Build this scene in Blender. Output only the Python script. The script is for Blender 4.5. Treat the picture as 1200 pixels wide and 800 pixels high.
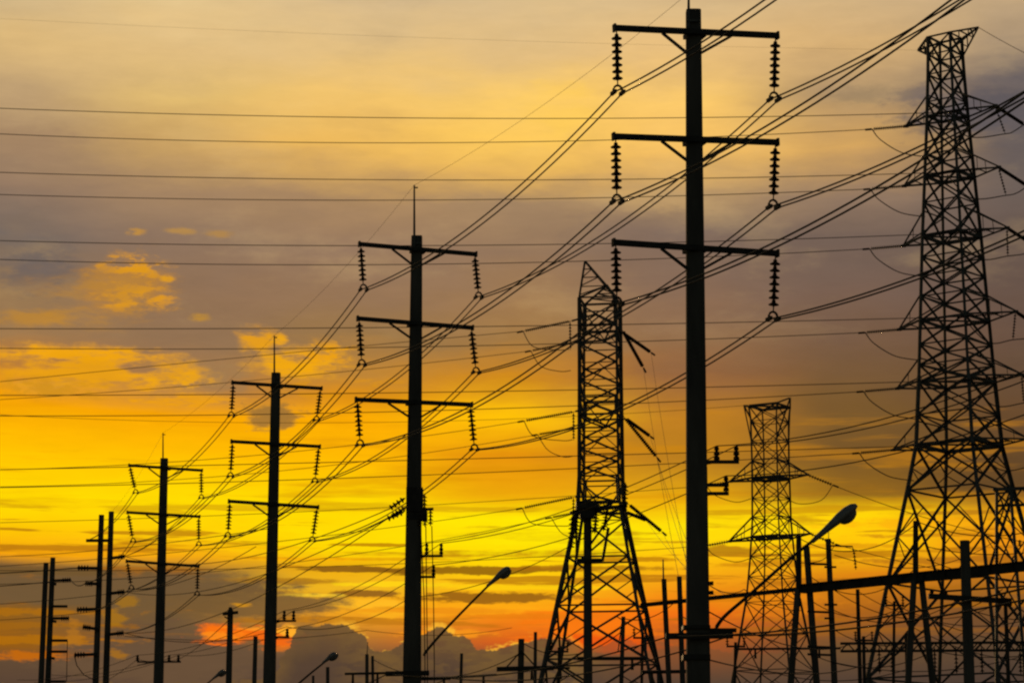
import bpy, math, random
from mathutils import Vector, Matrix
random.seed(7)
S = bpy.context.scene
COL = S.collection
for o in list(bpy.data.objects):
    bpy.data.objects.remove(o)

# ------------------------------------------------------------------ camera
FPX = 2900.0                      # focal length in pixels of a 1200 px wide picture
HORIZON = 972.0
PITCH = math.atan((HORIZON - 400.0) / FPX)
CAM_Z = 1.6
cd = bpy.data.cameras.new('camera')
cam = bpy.data.objects.new('camera', cd)
COL.objects.link(cam)
cd.sensor_fit = 'HORIZONTAL'; cd.sensor_width = 36.0
cd.lens = 36.0 * FPX / 1200.0
cd.clip_start = 0.5; cd.clip_end = 20000
cam.location = (0, 0, CAM_Z)
cam.rotation_euler = (math.pi / 2 + PITCH, 0, 0)
S.camera = cam
S.render.resolution_x = 1024; S.render.resolution_y = 682
S.view_settings.view_transform = 'Standard'
S.view_settings.look = 'None'
S.view_settings.exposure = 0.0
S.view_settings.gamma = 1.0
S.view_settings.use_curve_mapping = False
try:
    S.cycles.pixel_filter_type = 'BLACKMAN_HARRIS'
    S.cycles.filter_width = 2.3
except Exception:
    pass

SP, CP = math.sin(PITCH), math.cos(PITCH)
def at(x, y, Y):
    """world point at ground distance Y seen in the direction of photo pixel (x, y)"""
    a = (x - 600.0) / FPX; b = (400.0 - y) / FPX
    d = Vector((a, CP - b * SP, SP + b * CP))
    k = Y / d.y
    return Vector((d.x * k, Y, CAM_Z + d.z * k))
def ppm(y, Y):
    """pixels per metre there"""
    return 1.0 / (at(601, y, Y).x - at(600, y, Y).x)

# ------------------------------------------------------------------ sky
def lin(c):
    r = []
    for v in c:
        v = v / 255.0
        r.append(v / 12.92 if v <= 0.04045 else ((v + 0.055) / 1.055) ** 2.4)
    return (r[0], r[1], r[2], 1.0)

SUN_AZ = math.radians(-4.0); SUN_EL = math.radians(6.0)
W = bpy.data.worlds.new('World'); S.world = W; W.use_nodes = True
nt = W.node_tree; nt.nodes.clear()
def nd(t, **k):
    n = nt.nodes.new(t)
    for a, b in k.items(): setattr(n, a, b)
    return n
def put(sock, v):
    if isinstance(v, bpy.types.NodeSocket): nt.links.new(v, sock)
    else: sock.default_value = v
def M(op, a, b=None, c=None, clamp=False):
    n = nd('ShaderNodeMath', operation=op, use_clamp=clamp)
    put(n.inputs[0], a)
    if b is not None: put(n.inputs[1], b)
    if c is not None: put(n.inputs[2], c)
    return n.outputs[0]
def sstep(v, a, b):
    n = nd('ShaderNodeMapRange', interpolation_type='SMOOTHSTEP')
    put(n.inputs['Value'], v)
    n.inputs['From Min'].default_value = a; n.inputs['From Max'].default_value = b
    return n.outputs['Result']
def noise(u, w, su, sw, seed, detail=4.0, rough=0.55):
    c = nd('ShaderNodeCombineXYZ')
    put(c.inputs[0], M('MULTIPLY', u, 1.0 / su)); put(c.inputs[1], M('MULTIPLY', w, 1.0 / sw)); c.inputs[2].default_value = seed
    n = nd('ShaderNodeTexNoise')
    nt.links.new(c.outputs[0], n.inputs['Vector'])
    n.inputs['Scale'].default_value = 1.0; n.inputs['Detail'].default_value = detail; n.inputs['Roughness'].default_value = rough
    return n.outputs['Fac']
def mixc(f, a, b):
    n = nd('ShaderNodeMix', data_type='RGBA')
    put(n.inputs['Factor'], f); put(n.inputs['A'], a); put(n.inputs['B'], b)
    return n.outputs['Result']
def ramp(v, stops, interp='LINEAR', mode=None):
    n = nd('ShaderNodeValToRGB')
    r = n.color_ramp; r.interpolation = interp
    while len(r.elements) > 1: r.elements.remove(r.elements[-1])
    r.elements[0].position = stops[0][0]; r.elements[0].color = stops[0][1]
    for p, c in stops[1:]:
        e = r.elements.new(p); e.color = c
    put(n.inputs[0], v)
    return n.outputs[0]

tc = nd('ShaderNodeTexCoord')
sx = nd('ShaderNodeSeparateXYZ'); nt.links.new(tc.outputs['Generated'], sx.inputs[0])
az = M('ARCTAN2', sx.outputs[0], sx.outputs[1])
el = M('ARCSINE', sx.outputs[2])
# azimuth and elevation in units of 1/2900 rad; U grows to the right of north, V downward from high to the horizon
U = M('MULTIPLY_ADD', az, FPX, 600.0)
V = M('MULTIPLY_ADD', el, -FPX, HORIZON)
def uv(x, y):
    d = (at(x, y, 1000.0) - Vector((0, 0, CAM_Z))).normalized()
    return 600 + FPX * math.atan2(d.x, d.y), HORIZON - FPX * math.asin(d.z)

w1 = M('SUBTRACT', noise(U, V, 420, 150, 1.3, 3), 0.5)
w2 = M('SUBTRACT', noise(U, V, 160, 45, 5.1, 5, 0.6), 0.5)
w3 = M('SUBTRACT', noise(U, V, 150, 40, 9.7, 5, 0.6), 0.5)
Uw = M('ADD', U, M('ADD', M('MULTIPLY', w1, 160.0), M('MULTIPLY', w3, 60.0)))
# the layers lie flatter towards the horizon
amp = sstep(V, 700, 350)
Vw = M('ADD', V, M('ADD', M('MULTIPLY', M('MULTIPLY', w1, 50.0), amp), M('MULTIPLY', w2, M('MULTIPLY_ADD', amp, 45.0, 12.0))))

ROWS = {
 0:   [(0,(210,182,135)),(60,(218,182,122)),(120,(192,160,116)),(180,(165,134,100)),(230,(150,122,98)),(290,(116,103,95)),(350,(150,118,82)),(405,(158,120,78)),(440,(186,130,52)),(480,(244,168,4)),(530,(255,200,2)),(595,(255,216,2)),(630,(255,196,5)),(655,(240,158,15)),(668,(112,84,52)),(705,(108,82,52)),(718,(140,92,28)),(760,(150,92,22)),(776,(98,74,52)),(800,(90,68,52))],
 200: [(0,(226,196,142)),(60,(224,188,128)),(120,(224,186,112)),(180,(198,158,98)),(230,(165,132,98)),(290,(142,115,94)),(350,(144,112,84)),(400,(146,113,82)),(455,(168,126,70)),(490,(246,172,4)),(540,(255,200,2)),(590,(255,218,2)),(625,(255,206,5)),(655,(245,168,18)),(672,(116,88,54)),(720,(112,86,54)),(760,(105,80,56)),(800,(92,70,55))],
 400: [(0,(212,184,140)),(60,(228,191,128)),(110,(240,194,108)),(180,(236,184,92)),(230,(172,136,96)),(290,(148,118,94)),(350,(150,116,85)),(395,(154,117,72)),(435,(192,140,52)),(462,(220,150,20)),(490,(250,178,4)),(540,(255,196,2)),(590,(255,216,2)),(640,(255,212,2)),(665,(238,172,15)),(690,(238,180,30)),(720,(240,160,30)),(750,(180,115,45)),(770,(100,76,55)),(800,(90,69,55))],
 600: [(0,(216,186,138)),(60,(226,188,126)),(110,(250,202,102)),(160,(253,201,92)),(200,(226,176,92)),(230,(165,133,98)),(290,(148,117,90)),(350,(160,121,80)),(400,(160,118,66)),(440,(206,143,28)),(490,(255,203,8)),(535,(228,152,12)),(580,(236,166,10)),(610,(255,230,4)),(655,(255,216,5)),(690,(250,186,18)),(725,(245,130,22)),(752,(210,90,26)),(775,(104,77,54)),(800,(90,69,56))],
 800: [(0,(216,184,134)),(60,(230,189,126)),(120,(250,200,106)),(180,(244,190,98)),(230,(186,150,102)),(275,(126,105,92)),(350,(138,107,84)),(400,(146,108,74)),(440,(148,106,62)),(490,(190,132,34)),(540,(186,132,30)),(590,(240,178,12)),(620,(255,228,8)),(650,(255,200,12)),(680,(245,160,20)),(720,(240,112,20)),(750,(170,86,36)),(800,(86,66,53))],
 1000:[(0,(206,174,128)),(60,(216,176,118)),(115,(170,140,104)),(180,(212,164,94)),(230,(148,121,98)),(290,(114,95,84)),(350,(120,95,80)),(400,(119,90,68)),(440,(120,88,56)),(490,(122,88,44)),(540,(118,84,40)),(582,(150,104,28)),(603,(255,210,8)),(640,(255,194,10)),(675,(222,134,18)),(720,(172,98,26)),(760,(108,76,47)),(800,(78,61,53))],
 1200:[(0,(194,165,126)),(60,(176,150,118)),(100,(110,99,96)),(180,(103,92,89)),(230,(108,94,87)),(290,(104,87,78)),(350,(103,83,72)),(400,(103,79,64)),(440,(100,76,58)),(490,(104,74,46)),(540,(100,71,41)),(580,(97,69,38)),(605,(214,142,20)),(640,(236,144,18)),(680,(180,110,28)),(720,(116,78,42)),(760,(82,64,53)),(800,(70,57,50))],
}
for x in ROWS:        # deeper orange in the glow between the cloud decks
    ROWS[x] = [(y, (c[0], c[1] * (0.95 if 425 <= y < 570 and x <= 800 else 1.0), c[2])) for y, c in ROWS[x]]
V0, V1 = -120.0, 900.0
vf = M('DIVIDE', M('SUBTRACT', Vw, V0), V1 - V0)
colr = None; prev = None
for x in sorted(ROWS):
    st = [((uv(600, y)[1] - V0) / (V1 - V0), lin(c)) for y, c in ROWS[x]]
    r = ramp(vf, st)
    if colr is None: colr = r
    else: colr = mixc(sstep(Uw, prev, x), colr, r)
    prev = x

# long thin streaks of cloud in the bright band and soft mottling above it
st1 = noise(U, V, 260, 13, 21.0, 5, 0.6)
band = M('MULTIPLY', sstep(V, 560, 640), sstep(V, 770, 720))
dark = M('MULTIPLY', sstep(st1, 0.53, 0.60), M('MULTIPLY', band, 0.72))
colr = mixc(dark, colr, lin((172, 104, 14)))
st2 = noise(U, V, 300, 22, 33.0, 5, 0.6)
band2 = M('MULTIPLY', sstep(V, 470, 520), sstep(V, 620, 590))
colr = mixc(M('MULTIPLY', M('MULTIPLY', sstep(st2, 0.50, 0.64), band2), 0.42), colr, lin((214, 138, 6)))
mot = noise(U, V, 190, 70, 41.0, 6, 0.6)
mlow = M('MULTIPLY', sstep(V, 460, 330), 1.0)
colr = mixc(M('MULTIPLY', M('MULTIPLY', sstep(mot, 0.48, 0.70), mlow), 0.12), colr, lin((112, 94, 86)))
colr = mixc(M('MULTIPLY', M('MULTIPLY', sstep(mot, 0.50, 0.28), mlow), 0.16), colr, lin((236, 198, 132)))

fine = M('SUBTRACT', noise(U, V, 26, 9, 131.0, 5, 0.65), 0.5)
bn = M('ADD', M('SUBTRACT', noise(U, V, 46, 22, 57.0, 5, 0.62), 0.5), M('MULTIPLY', fine, 0.7))
bn2 = M('ADD', M('SUBTRACT', noise(U, V, 110, 14, 63.0, 5, 0.6), 0.5), M('MULTIPLY', fine, 1.0))
def blob(c, x, y, rx, ry, color, k=1.0, soft=0.6, rag=1.6, flat=False):
    cx, cy = uv(x, y)
    a = M('DIVIDE', M('SUBTRACT', U, cx), rx); b = M('DIVIDE', M('SUBTRACT', V, cy), ry)
    r = M('SQRT', M('ADD', M('MULTIPLY', a, a), M('MULTIPLY', b, b)))
    r = M('ADD', r, M('MULTIPLY', bn2 if flat else bn, rag * 2))
    m = sstep(r, 1.0, 1.0 - soft)
    return mixc(M('MULTIPLY', m, k), c, lin(color))
# blue grey cloud patches
for x, y, rx, ry, c, k in [(55,318,85,34,(106,95,92),0.8),(20,262,70,22,(128,108,92),0.6),(245,440,75,34,(158,122,80),0.85),
        (318,486,40,20,(166,122,52),0.85),(60,452,60,14,(190,140,60),0.6),(1150,130,130,40,(94,87,90),0.9),(1090,112,60,16,(118,104,98),0.7),(760,262,120,26,(135,110,92),0.5),
        (1010,112,70,14,(150,126,96),0.6),(40,165,90,30,(160,128,98),0.5)]:
    colr = blob(colr, x, y, rx, ry, c, k, 0.9, 0.9)
# golden wisps: ragged lit patches broken up by fine texture
fn1 = noise(U, V, 30, 12, 111.0, 5, 0.62)
fn2 = noise(U, V, 90, 20, 117.0, 6, 0.62)
def wisp(c, x, y, rx, ry, color, k, tex, t0, t1, soft=0.7):
    cx, cy = uv(x, y)
    a = M('DIVIDE', M('SUBTRACT', U, cx), rx); b = M('DIVIDE', M('SUBTRACT', V, cy), ry)
    r = M('ADD', M('SQRT', M('ADD', M('MULTIPLY', a, a), M('MULTIPLY', b, b))), M('MULTIPLY', bn, 1.2))
    m = M('MULTIPLY', sstep(r, 1.0, 1.0 - soft), sstep(tex, t0, t1))
    return mixc(M('MULTIPLY', m, k), c, lin(color))
for x, y, rx, ry, c, k, tx, t0, t1 in [
        (145,335,75,46,(186,128,52),0.75,fn2,0.2,0.5),(158,310,56,17,(232,158,18),0.9,fn1,0.45,0.57),(162,350,58,20,(234,158,16),0.9,fn1,0.43,0.56),(148,330,66,38,(214,146,30),0.7,fn1,0.47,0.60),(110,350,100,44,(186,132,54),0.6,fn2,0.40,0.60),
        (160,272,17,6,(200,144,54),0.75,fn1,0.38,0.54),(211,271,22,5,(188,140,66),0.7,fn1,0.38,0.54),(256,274,22,7,(184,136,66),0.65,fn1,0.38,0.54),(197,327,11,6,(222,154,30),0.9,fn1,0.3,0.5),
        (235,372,18,6,(190,138,50),0.8,fn1,0.3,0.5),(40,372,60,16,(192,134,44),0.7,fn2,0.4,0.55),
        (90,415,150,15,(242,166,14),0.95,fn2,0.36,0.50),(110,437,170,34,(234,160,14),0.9,fn2,0.40,0.54),(200,446,70,12,(240,166,14),0.8,fn1,0.42,0.55),(60,455,110,18,(206,142,26),0.7,fn1,0.45,0.56),
        (305,396,34,20,(232,158,18),0.9,fn2,0.36,0.50),(328,398,12,9,(240,166,14),0.9,fn1,0.3,0.5),(352,425,84,24,(242,168,12),0.95,fn2,0.36,0.50),(385,415,50,22,(236,160,16),0.9,fn1,0.46,0.56),
        (200,470,130,16,(238,160,10),0.8,fn2,0.46,0.56),(400,455,120,16,(222,148,12),0.7,fn2,0.50,0.58),(660,128,70,40,(255,205,84),0.45,fn2,0.3,0.6)]:
    colr = wisp(colr, x, y, rx, ry, c, k, tx, t0, t1)
colr = blob(colr, 318, 487, 42, 19, (160,114,52), 0.85, 0.5, 1.2)
# orange glow low in the middle, then flat streaks near the sun
for x, y, rx, ry, c, k, so_ in [(560,708,230,20,(252,168,18),0.8,0.8),(690,732,120,34,(248,120,16),0.9,0.7),(690,755,95,14,(236,84,16),0.85,0.6),(520,742,70,7,(250,150,26),0.8,0.5),(880,705,120,24,(236,138,18),0.6,0.8),
        (470,630,260,30,(255,220,4),0.7,0.9),(640,630,160,30,(255,230,4),0.7,0.9),(880,618,130,16,(255,214,8),0.8,0.8),(1090,612,150,9,(250,172,14),0.7,0.6),
        (415,666.5,75,4.5,(140,92,20),0.95,0.4),(435,638,75,2.6,(186,124,8),0.85,0.5),(430,695,55,5,(138,88,28),0.9,0.4),(560,668,130,6,(140,92,14),0.9,0.4),(570,700,120,8,(146,92,20),0.9,0.4),
        (690,665,130,4.5,(170,110,14),0.8,0.5),(740,655,70,4,(190,124,12),0.8,0.5),(852,645,40,7,(176,118,16),0.85,0.5),(900,660,90,5,(196,122,14),0.7,0.5),(960,682,130,6,(176,104,18),0.7,0.5),
        (960,640,110,4,(214,138,14),0.6,0.5),(1130,600,90,3,(180,116,22),0.7,0.5),(1110,626,110,3.5,(196,124,18),0.7,0.5),(1120,655,120,6,(170,102,22),0.7,0.5),(1080,672,120,5,(220,130,20),0.6,0.5),
        (360,655,110,3,(250,176,8),0.8,0.5),(330,680,90,5,(170,114,22),0.8,0.5),(360,697,50,3,(255,204,44),0.95,0.5),(300,692,60,2.5,(200,138,26),0.7,0.5),
        (460,684,80,4,(255,212,20),0.8,0.5),(430,707,60,7,(255,186,36),0.9,0.5),(455,718,40,6,(250,176,30),0.8,0.5),(520,715,110,5,(236,140,20),0.7,0.5),(610,688,120,4,(255,206,16),0.8,0.5),
        (620,722,110,4,(226,120,16),0.6,0.5),(660,712,90,3.5,(255,172,20),0.6,0.5),(470,655,90,3,(214,146,8),0.6,0.5),(230,640,160,3,(246,180,6),0.6,0.5),(90,648,120,4,(244,164,10),0.7,0.5)]:
    colr = blob(colr, x, y, rx, ry, c, k, so_, 0.75, True)
# dull brown bank low on the left, with lit gaps
for x, y, rx, ry, c, k in [(110,690,260,27,(112,86,54),0.95),(290,708,130,22,(118,88,50),0.9),(190,770,150,44,(104,79,56),0.95),(330,745,60,20,(116,88,54),0.9),(20,668,170,6,(112,84,46),0.9)]:
    colr = blob(colr, x, y, rx, ry, c, k, 0.45, 0.5, True)
for x, y, rx, ry, c, k in [(30,716,95,5,(170,106,16),0.85),(20,732,120,4,(160,100,20),0.8),(40,748,100,6,(176,108,12),0.85),(30,767,90,6,(196,104,10),0.9),(148,702,16,9,(160,110,26),0.8),(134,722,14,8,(166,112,22),0.8),(138,767,18,6,(166,108,24),0.8),(86,742,12,12,(176,112,30),0.7),
        (285,742,66,11,(246,112,16),1.0),(262,744,36,5,(255,150,30),0.6),(322,744,36,14,(240,104,20),0.95),(338,738,18,8,(255,176,44),0.95),(310,736,40,3,(255,160,40),0.7),(280,708,14,4,(206,140,26),0.9),(330,760,18,4,(230,116,24),0.7)]:
    colr = blob(colr, x, y, rx * 1.15, ry * 1.15, c, k, 0.55, 1.15, True)
# heaped cloud bank along the bottom
EDGE = [(-200,800),(250,800),(320,792),(338,756),(350,736),(375,728),(402,728),(415,735),(425,742),(434,758),(447,764),(466,756),(480,748),(500,742),(516,736),(528,737),(545,748),(556,756),(575,760),(600,752),(625,746),(660,748),(690,756),(740,752),(800,756),(900,766),(1000,752),(1100,748),(1200,740),(1400,740)]
E0, E1 = -200.0, 1400.0
efac = M('DIVIDE', M('SUBTRACT', M('ADD', U, M('MULTIPLY', bn, 20.0)), E0), E1 - E0)
est = []
for x, y in EDGE:
    u, v = uv(x, y); g = (v - 600) / 300.0
    est.append(((u - E0) / (E1 - E0), (g, g, g, 1)))
edge = M('MULTIPLY_ADD', ramp(efac, est), 300.0, 600.0)
edge = M('ADD', edge, M('MULTIPLY', M('SUBTRACT', noise(U, V, 26, 22, 71.0, 4, 0.6), 0.5), 26.0))
dep = M('SUBTRACT', V, edge)
right = sstep(U, 760, 620)
rim = M('MULTIPLY', M('MULTIPLY', sstep(dep, -7.0, -0.5), sstep(fn1, 0.45, 0.55)), M('MULTIPLY', sstep(U, 380, 420), sstep(U, 720, 620)))
colr = mixc(M('MULTIPLY', rim, 0.75), colr, lin((255, 190, 52)))
cum = M('MULTIPLY', sstep(dep, -0.6, 1.8), M('MULTIPLY_ADD', right, 0.55, 0.40))
cc = mixc(sstep(dep, 0, 55), lin((110, 82, 48)), lin((84, 64, 49)))
cc = mixc(M('MULTIPLY', sstep(noise(U, V, 60, 30, 83.0, 5, 0.6), 0.4, 0.65), 0.3), cc, lin((84, 64, 50)))
colr = mixc(cum, colr, cc)

# fine grain of high cloud
fg = noise(U, V, 70, 16, 91.0, 6, 0.65)
mulv = M('MULTIPLY_ADD', M('SUBTRACT', fg, 0.5), 0.20, 1.02)
vm = nd('ShaderNodeVectorMath', operation='SCALE'); put(vm.inputs[0], colr); put(vm.inputs['Scale'], mulv)
colr = vm.outputs[0]

sky = nd('ShaderNodeTexSky', sky_type='NISHITA')
sky.sun_disc = False; sky.sun_elevation = SUN_EL; sky.sun_rotation = SUN_AZ
sky.air_density = 1.5; sky.dust_density = 3.0
vs = nd('ShaderNodeVectorMath', operation='SCALE'); nt.links.new(sky.outputs[0], vs.inputs[0]); vs.inputs['Scale'].default_value = 0.022
# the lit cloud deck fills the west; the rest of the sky is the dusk sky
m_az = sstep(M('ABSOLUTE', az), math.radians(40), math.radians(20))
m_el = M('MULTIPLY', sstep(el, math.radians(42), math.radians(24)), sstep(el, math.radians(-2), math.radians(0)))
final = mixc(M('MULTIPLY', m_az, m_el), vs.outputs[0], colr)
bg = nd('ShaderNodeBackground'); put(bg.inputs[0], final); bg.inputs[1].default_value = 1.0
out = nd('ShaderNodeOutputWorld'); nt.links.new(bg.outputs[0], out.inputs[0])

sl = bpy.data.lights.new('sun', 'SUN'); sl.energy = 0.5; sl.angle = math.radians(4); sl.color = (1.0, 0.62, 0.28)
so = bpy.data.objects.new('sun', sl); COL.objects.link(so)
sd = Vector((math.sin(SUN_AZ) * math.cos(SUN_EL), math.cos(SUN_AZ) * math.cos(SUN_EL), math.sin(SUN_EL)))
so.rotation_euler = (-sd).to_track_quat('-Z', 'Y').to_euler(); so.location = (0, 0, 60)

# ------------------------------------------------------------------ materials
def mat(name, c0, c1, rough=0.7, metal=0.0, scale=6.0, bump=0.0, stretch=(1, 1, 1)):
    m = bpy.data.materials.new(name); m.use_nodes = True
    t = m.node_tree; b = t.nodes['Principled BSDF']
    tcn = t.nodes.new('ShaderNodeTexCoord'); mp = t.nodes.new('ShaderNodeMapping'); mp.inputs['Scale'].default_value = stretch
    n = t.nodes.new('ShaderNodeTexNoise'); n.inputs['Scale'].default_value = scale; n.inputs['Detail'].default_value = 6
    r = t.nodes.new('ShaderNodeValToRGB')
    r.color_ramp.elements[0].position = 0.35; r.color_ramp.elements[1].position = 0.68
    r.color_ramp.elements[0].color = (*c0, 1); r.color_ramp.elements[1].color = (*c1, 1)
    t.links.new(tcn.outputs['Object'], mp.inputs[0]); t.links.new(mp.outputs[0], n.inputs['Vector'])
    t.links.new(n.outputs['Fac'], r.inputs[0]); t.links.new(r.outputs[0], b.inputs['Base Color'])
    b.inputs['Roughness'].default_value = rough; b.inputs['Metallic'].default_value = metal
    if bump:
        bp = t.nodes.new('ShaderNodeBump'); bp.inputs['Strength'].default_value = bump
        t.links.new(n.outputs['Fac'], bp.inputs['Height']); t.links.new(bp.outputs[0], b.inputs['Normal'])
    return m
CONC = mat('weathered_concrete', (0.13, 0.125, 0.12), (0.24, 0.23, 0.215), 0.9, 0, 2.2, 0.25, (1, 1, 0.25))
STEEL = mat('galvanised_steel', (0.14, 0.145, 0.15), (0.24, 0.245, 0.25), 0.62, 0.35, 3.0, 0.1)
DARKST = mat('painted_steel', (0.05, 0.05, 0.052), (0.10, 0.095, 0.09), 0.6, 0.2, 4.0, 0.1)
PORC = mat('brown_porcelain', (0.035, 0.018, 0.012), (0.06, 0.03, 0.02), 0.75, 0, 5.0)
WIRE = mat('aluminium_conductor', (0.10, 0.10, 0.10), (0.17, 0.17, 0.165), 0.65, 0.4, 8.0)
CABLE = mat('black_cable', (0.02, 0.02, 0.02), (0.045, 0.043, 0.04), 0.6, 0, 8.0)
LAMPM = mat('grey_lamp_paint', (0.38, 0.39, 0.40), (0.50, 0.50, 0.51), 0.4, 0.1, 7.0)
LENS = mat('clear_lens', (0.30, 0.30, 0.30), (0.40, 0.40, 0.40), 0.15, 0, 3.0)
GROUND = mat('rough_grass_and_soil', (0.035, 0.045, 0.018), (0.11, 0.085, 0.05), 0.95, 0, 0.35, 0.5)
ASPH = mat('asphalt', (0.035, 0.035, 0.036), (0.065, 0.064, 0.062), 0.9, 0, 1.4, 0.3)
KERB = mat('kerb_concrete', (0.18, 0.175, 0.165), (0.30, 0.29, 0.27), 0.9, 0, 1.5, 0.2)
PAINTL = mat('road_paint', (0.55, 0.55, 0.52), (0.75, 0.75, 0.72), 0.8, 0, 3.0)

# ------------------------------------------------------------------ mesh helpers
class MB:
    def __init__(s): s.v = []; s.f = []
    def _frame(s, a, b, up=None):
        d = (b - a); L = d.length; d = d / (L or 1)
        u = up or (Vector((0, 0, 1)) if abs(d.z) < 0.95 else Vector((1, 0, 0)))
        x = d.cross(u).normalized(); y = x.cross(d).normalized()
        return d, x, y, L
    def prism(s, a, b, prof, up=None, prof2=None):
        d, x, y, L = s._frame(a, b, up); n = len(prof); i = len(s.v)
        for p, pr in ((a, prof), (b, prof2 or prof)):
            for (px, py) in pr: s.v.append(p + x * px + y * py)
        for k in range(n): s.f.append((i + k, i + (k + 1) % n, i + n + (k + 1) % n, i + n + k))
        s.f.append(tuple(i + k for k in reversed(range(n)))); s.f.append(tuple(i + n + k for k in range(n)))
    def bar(s, a, b, w, h=None, up=None):
        h = h or w; q = w / 2; r = h / 2
        s.prism(a, b, [(-q, -r), (q, -r), (q, r), (-q, r)], up)
    def ang(s, a, b, w, up=None, t=None):
        """angle iron"""
        t = t or w * 0.22; h = w / 2
        s.prism(a, b, [(-h, -h), (h, -h), (h, -h + t), (-h + t, -h + t), (-h + t, h), (-h, h)], up)
    def cyl(s, a, b, r0, r1=None, n=10):
        r1 = r0 if r1 is None else r1
        c = [(math.cos(2 * math.pi * k / n), math.sin(2 * math.pi * k / n)) for k in range(n)]
        s.prism(a, b, [(p * r0, q * r0) for p, q in c], None, [(p * r1, q * r1) for p, q in c])
    def lathe(s, a, b, prof, n=14):
        """prof: (distance along a->b as 0..1, radius)"""
        d, x, y, L = s._frame(a, b); i = len(s.v)
        for (t, r) in prof:
            for k in range(n):
                g = 2 * math.pi * k / n
                s.v.append(a + d * (L * t) + x * (math.cos(g) * r) + y * (math.sin(g) * r))
        for j in range(len(prof) - 1):
            for k in range(n):
                s.f.append((i + j * n + k, i + j * n + (k + 1) % n, i + (j + 1) * n + (k + 1) % n, i + (j + 1) * n + k))
        s.f.append(tuple(i + k for k in reversed(range(n)))); e = i + (len(prof) - 1) * n
        s.f.append(tuple(e + k for k in range(n)))
    def tube(s, pts, r, n=6):
        i = len(s.v); m = len(pts)
        for j, p in enumerate(pts):
            d = (pts[min(j + 1, m - 1)] - pts[max(j - 1, 0)]).normalized()
            u = Vector((0, 0, 1)) if abs(d.z) < 0.95 else Vector((0, 1, 0))
            x = d.cross(u).normalized(); y = x.cross(d).normalized()
            rr = r[j] if isinstance(r, (list, tuple)) else r
            for k in range(n):
                g = 2 * math.pi * k / n
                s.v.append(p + x * (math.cos(g) * rr) + y * (math.sin(g) * rr))
        for j in range(m - 1):
            for k in range(n):
                s.f.append((i + j * n + k, i + j * n + (k + 1) % n, i + (j + 1) * n + (k + 1) % n, i + (j + 1) * n + k))
        s.f.append(tuple(i + k for k in reversed(range(n)))); e = i + (m - 1) * n
        s.f.append(tuple(e + k for k in range(n)))
    def box(s, c, sx_, sy_, sz_, ax=None):
        ax = ax or Vector((1, 0, 0))
        s.bar(c - ax * (sx_ / 2), c + ax * (sx_ / 2), sy_, sz_)
    def build(s, name, m, parent=None, smooth=False, origin=None):
        o0 = parent_world(parent) if parent else (origin or (s.v[0] if s.v else Vector()))
        me = bpy.data.meshes.new(name)
        me.from_pydata([tuple(p - o0) for p in s.v], [], s.f); me.update()
        me.materials.append(m)
        if smooth:
            for p in me.polygons: p.use_smooth = True
        o = bpy.data.objects.new(name, me); COL.objects.link(o)
        if parent: o.parent = parent
        else: o.location = o0
        return o
def parent_world(p):
    v = Vector(p.location)
    while p.parent: p = p.parent; v += Vector(p.location)
    return v
def tag(o, label, cat, group=None, kind=None):
    if label: o['label'] = label
    if cat: o['category'] = cat
    if group: o['group'] = group
    if kind: o['kind'] = kind
    return o
def thing(name, loc, label, cat, group=None):
    o = bpy.data.objects.new(name, None); o.empty_display_size = 0.3
    COL.objects.link(o); o.location = loc
    return tag(o, label, cat, group)
def sagline(a, b, sag, n=28):
    return [a.lerp(b, k / n) - Vector((0, 0, 4 * sag * (k / n) * (1 - k / n))) for k in range(n + 1)]
def disc_string(mb, a, b, n, r, cap=0.1):
    """string of cap-and-pin discs from a to b"""
    L = (b - a).length; prof = [(0, 0.018), (cap, 0.018)]
    seg = (1 - 2 * cap) / n
    for k in range(n):
        t = cap + k * seg
        prof += [(t + seg * 0.05, r * 0.34), (t + seg * 0.42, r * 0.40), (t + seg * 0.50, r * 0.62), (t + seg * 0.68, r), (t + seg * 0.78, r * 0.96), (t + seg * 0.80, r * 0.3), (t + seg * 0.99, r * 0.22)]
    prof += [(1 - cap, 0.018), (1, 0.018)]
    mb.lathe(a, b, prof, 12)

# ------------------------------------------------------------------ ground and road (below the frame)
g = MB(); R = 6000.0
for gx in (-1, 1):
    pass
g.v = [Vector((-R, -R, 0)), Vector((R, -R, 0)), Vector((R, R, 0)), Vector((-R, R, 0))]; g.f = [(0, 1, 2, 3)]
go = g.build('ground', GROUND, origin=Vector((0, 0, 0))); go['kind'] = 'structure'
LINE = Vector((-8.37, 26.0, 0)).normalized(); PERP = Vector((LINE.y, -LINE.x, 0))
P1B = at(815, 400, 66); P1B.z = 0
def strip(name, off0, off1, z, m, t0=-60, t1=600, h=0):
    a = MB(); q = P1B + LINE * t0; e = P1B + LINE * t1
    if h:
        c = (off0 + off1) / 2
        a.bar(q + PERP * c + Vector((0, 0, z + h / 2)), e + PERP * c + Vector((0, 0, z + h / 2)), abs(off1 - off0), h)
    else:
        a.v = [q + PERP * off0 + Vector((0, 0, z)), q + PERP * off1 + Vector((0, 0, z)), e + PERP * off1 + Vector((0, 0, z)), e + PERP * off0 + Vector((0, 0, z))]; a.f = [(0, 1, 2, 3)]
    o = a.build(name, m, origin=Vector((0, 0, 0))); o['kind'] = 'structure'; return o
strip('road', 1.6, 8.8, 0.004, ASPH)
strip('kerb', 1.25, 1.6, 0.0, KERB, h=0.13)
strip('kerb', 8.8, 9.15, 0.0, KERB, h=0.13)
strip('road_marking', 5.12, 5.24, 0.008, PAINTL)

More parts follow.
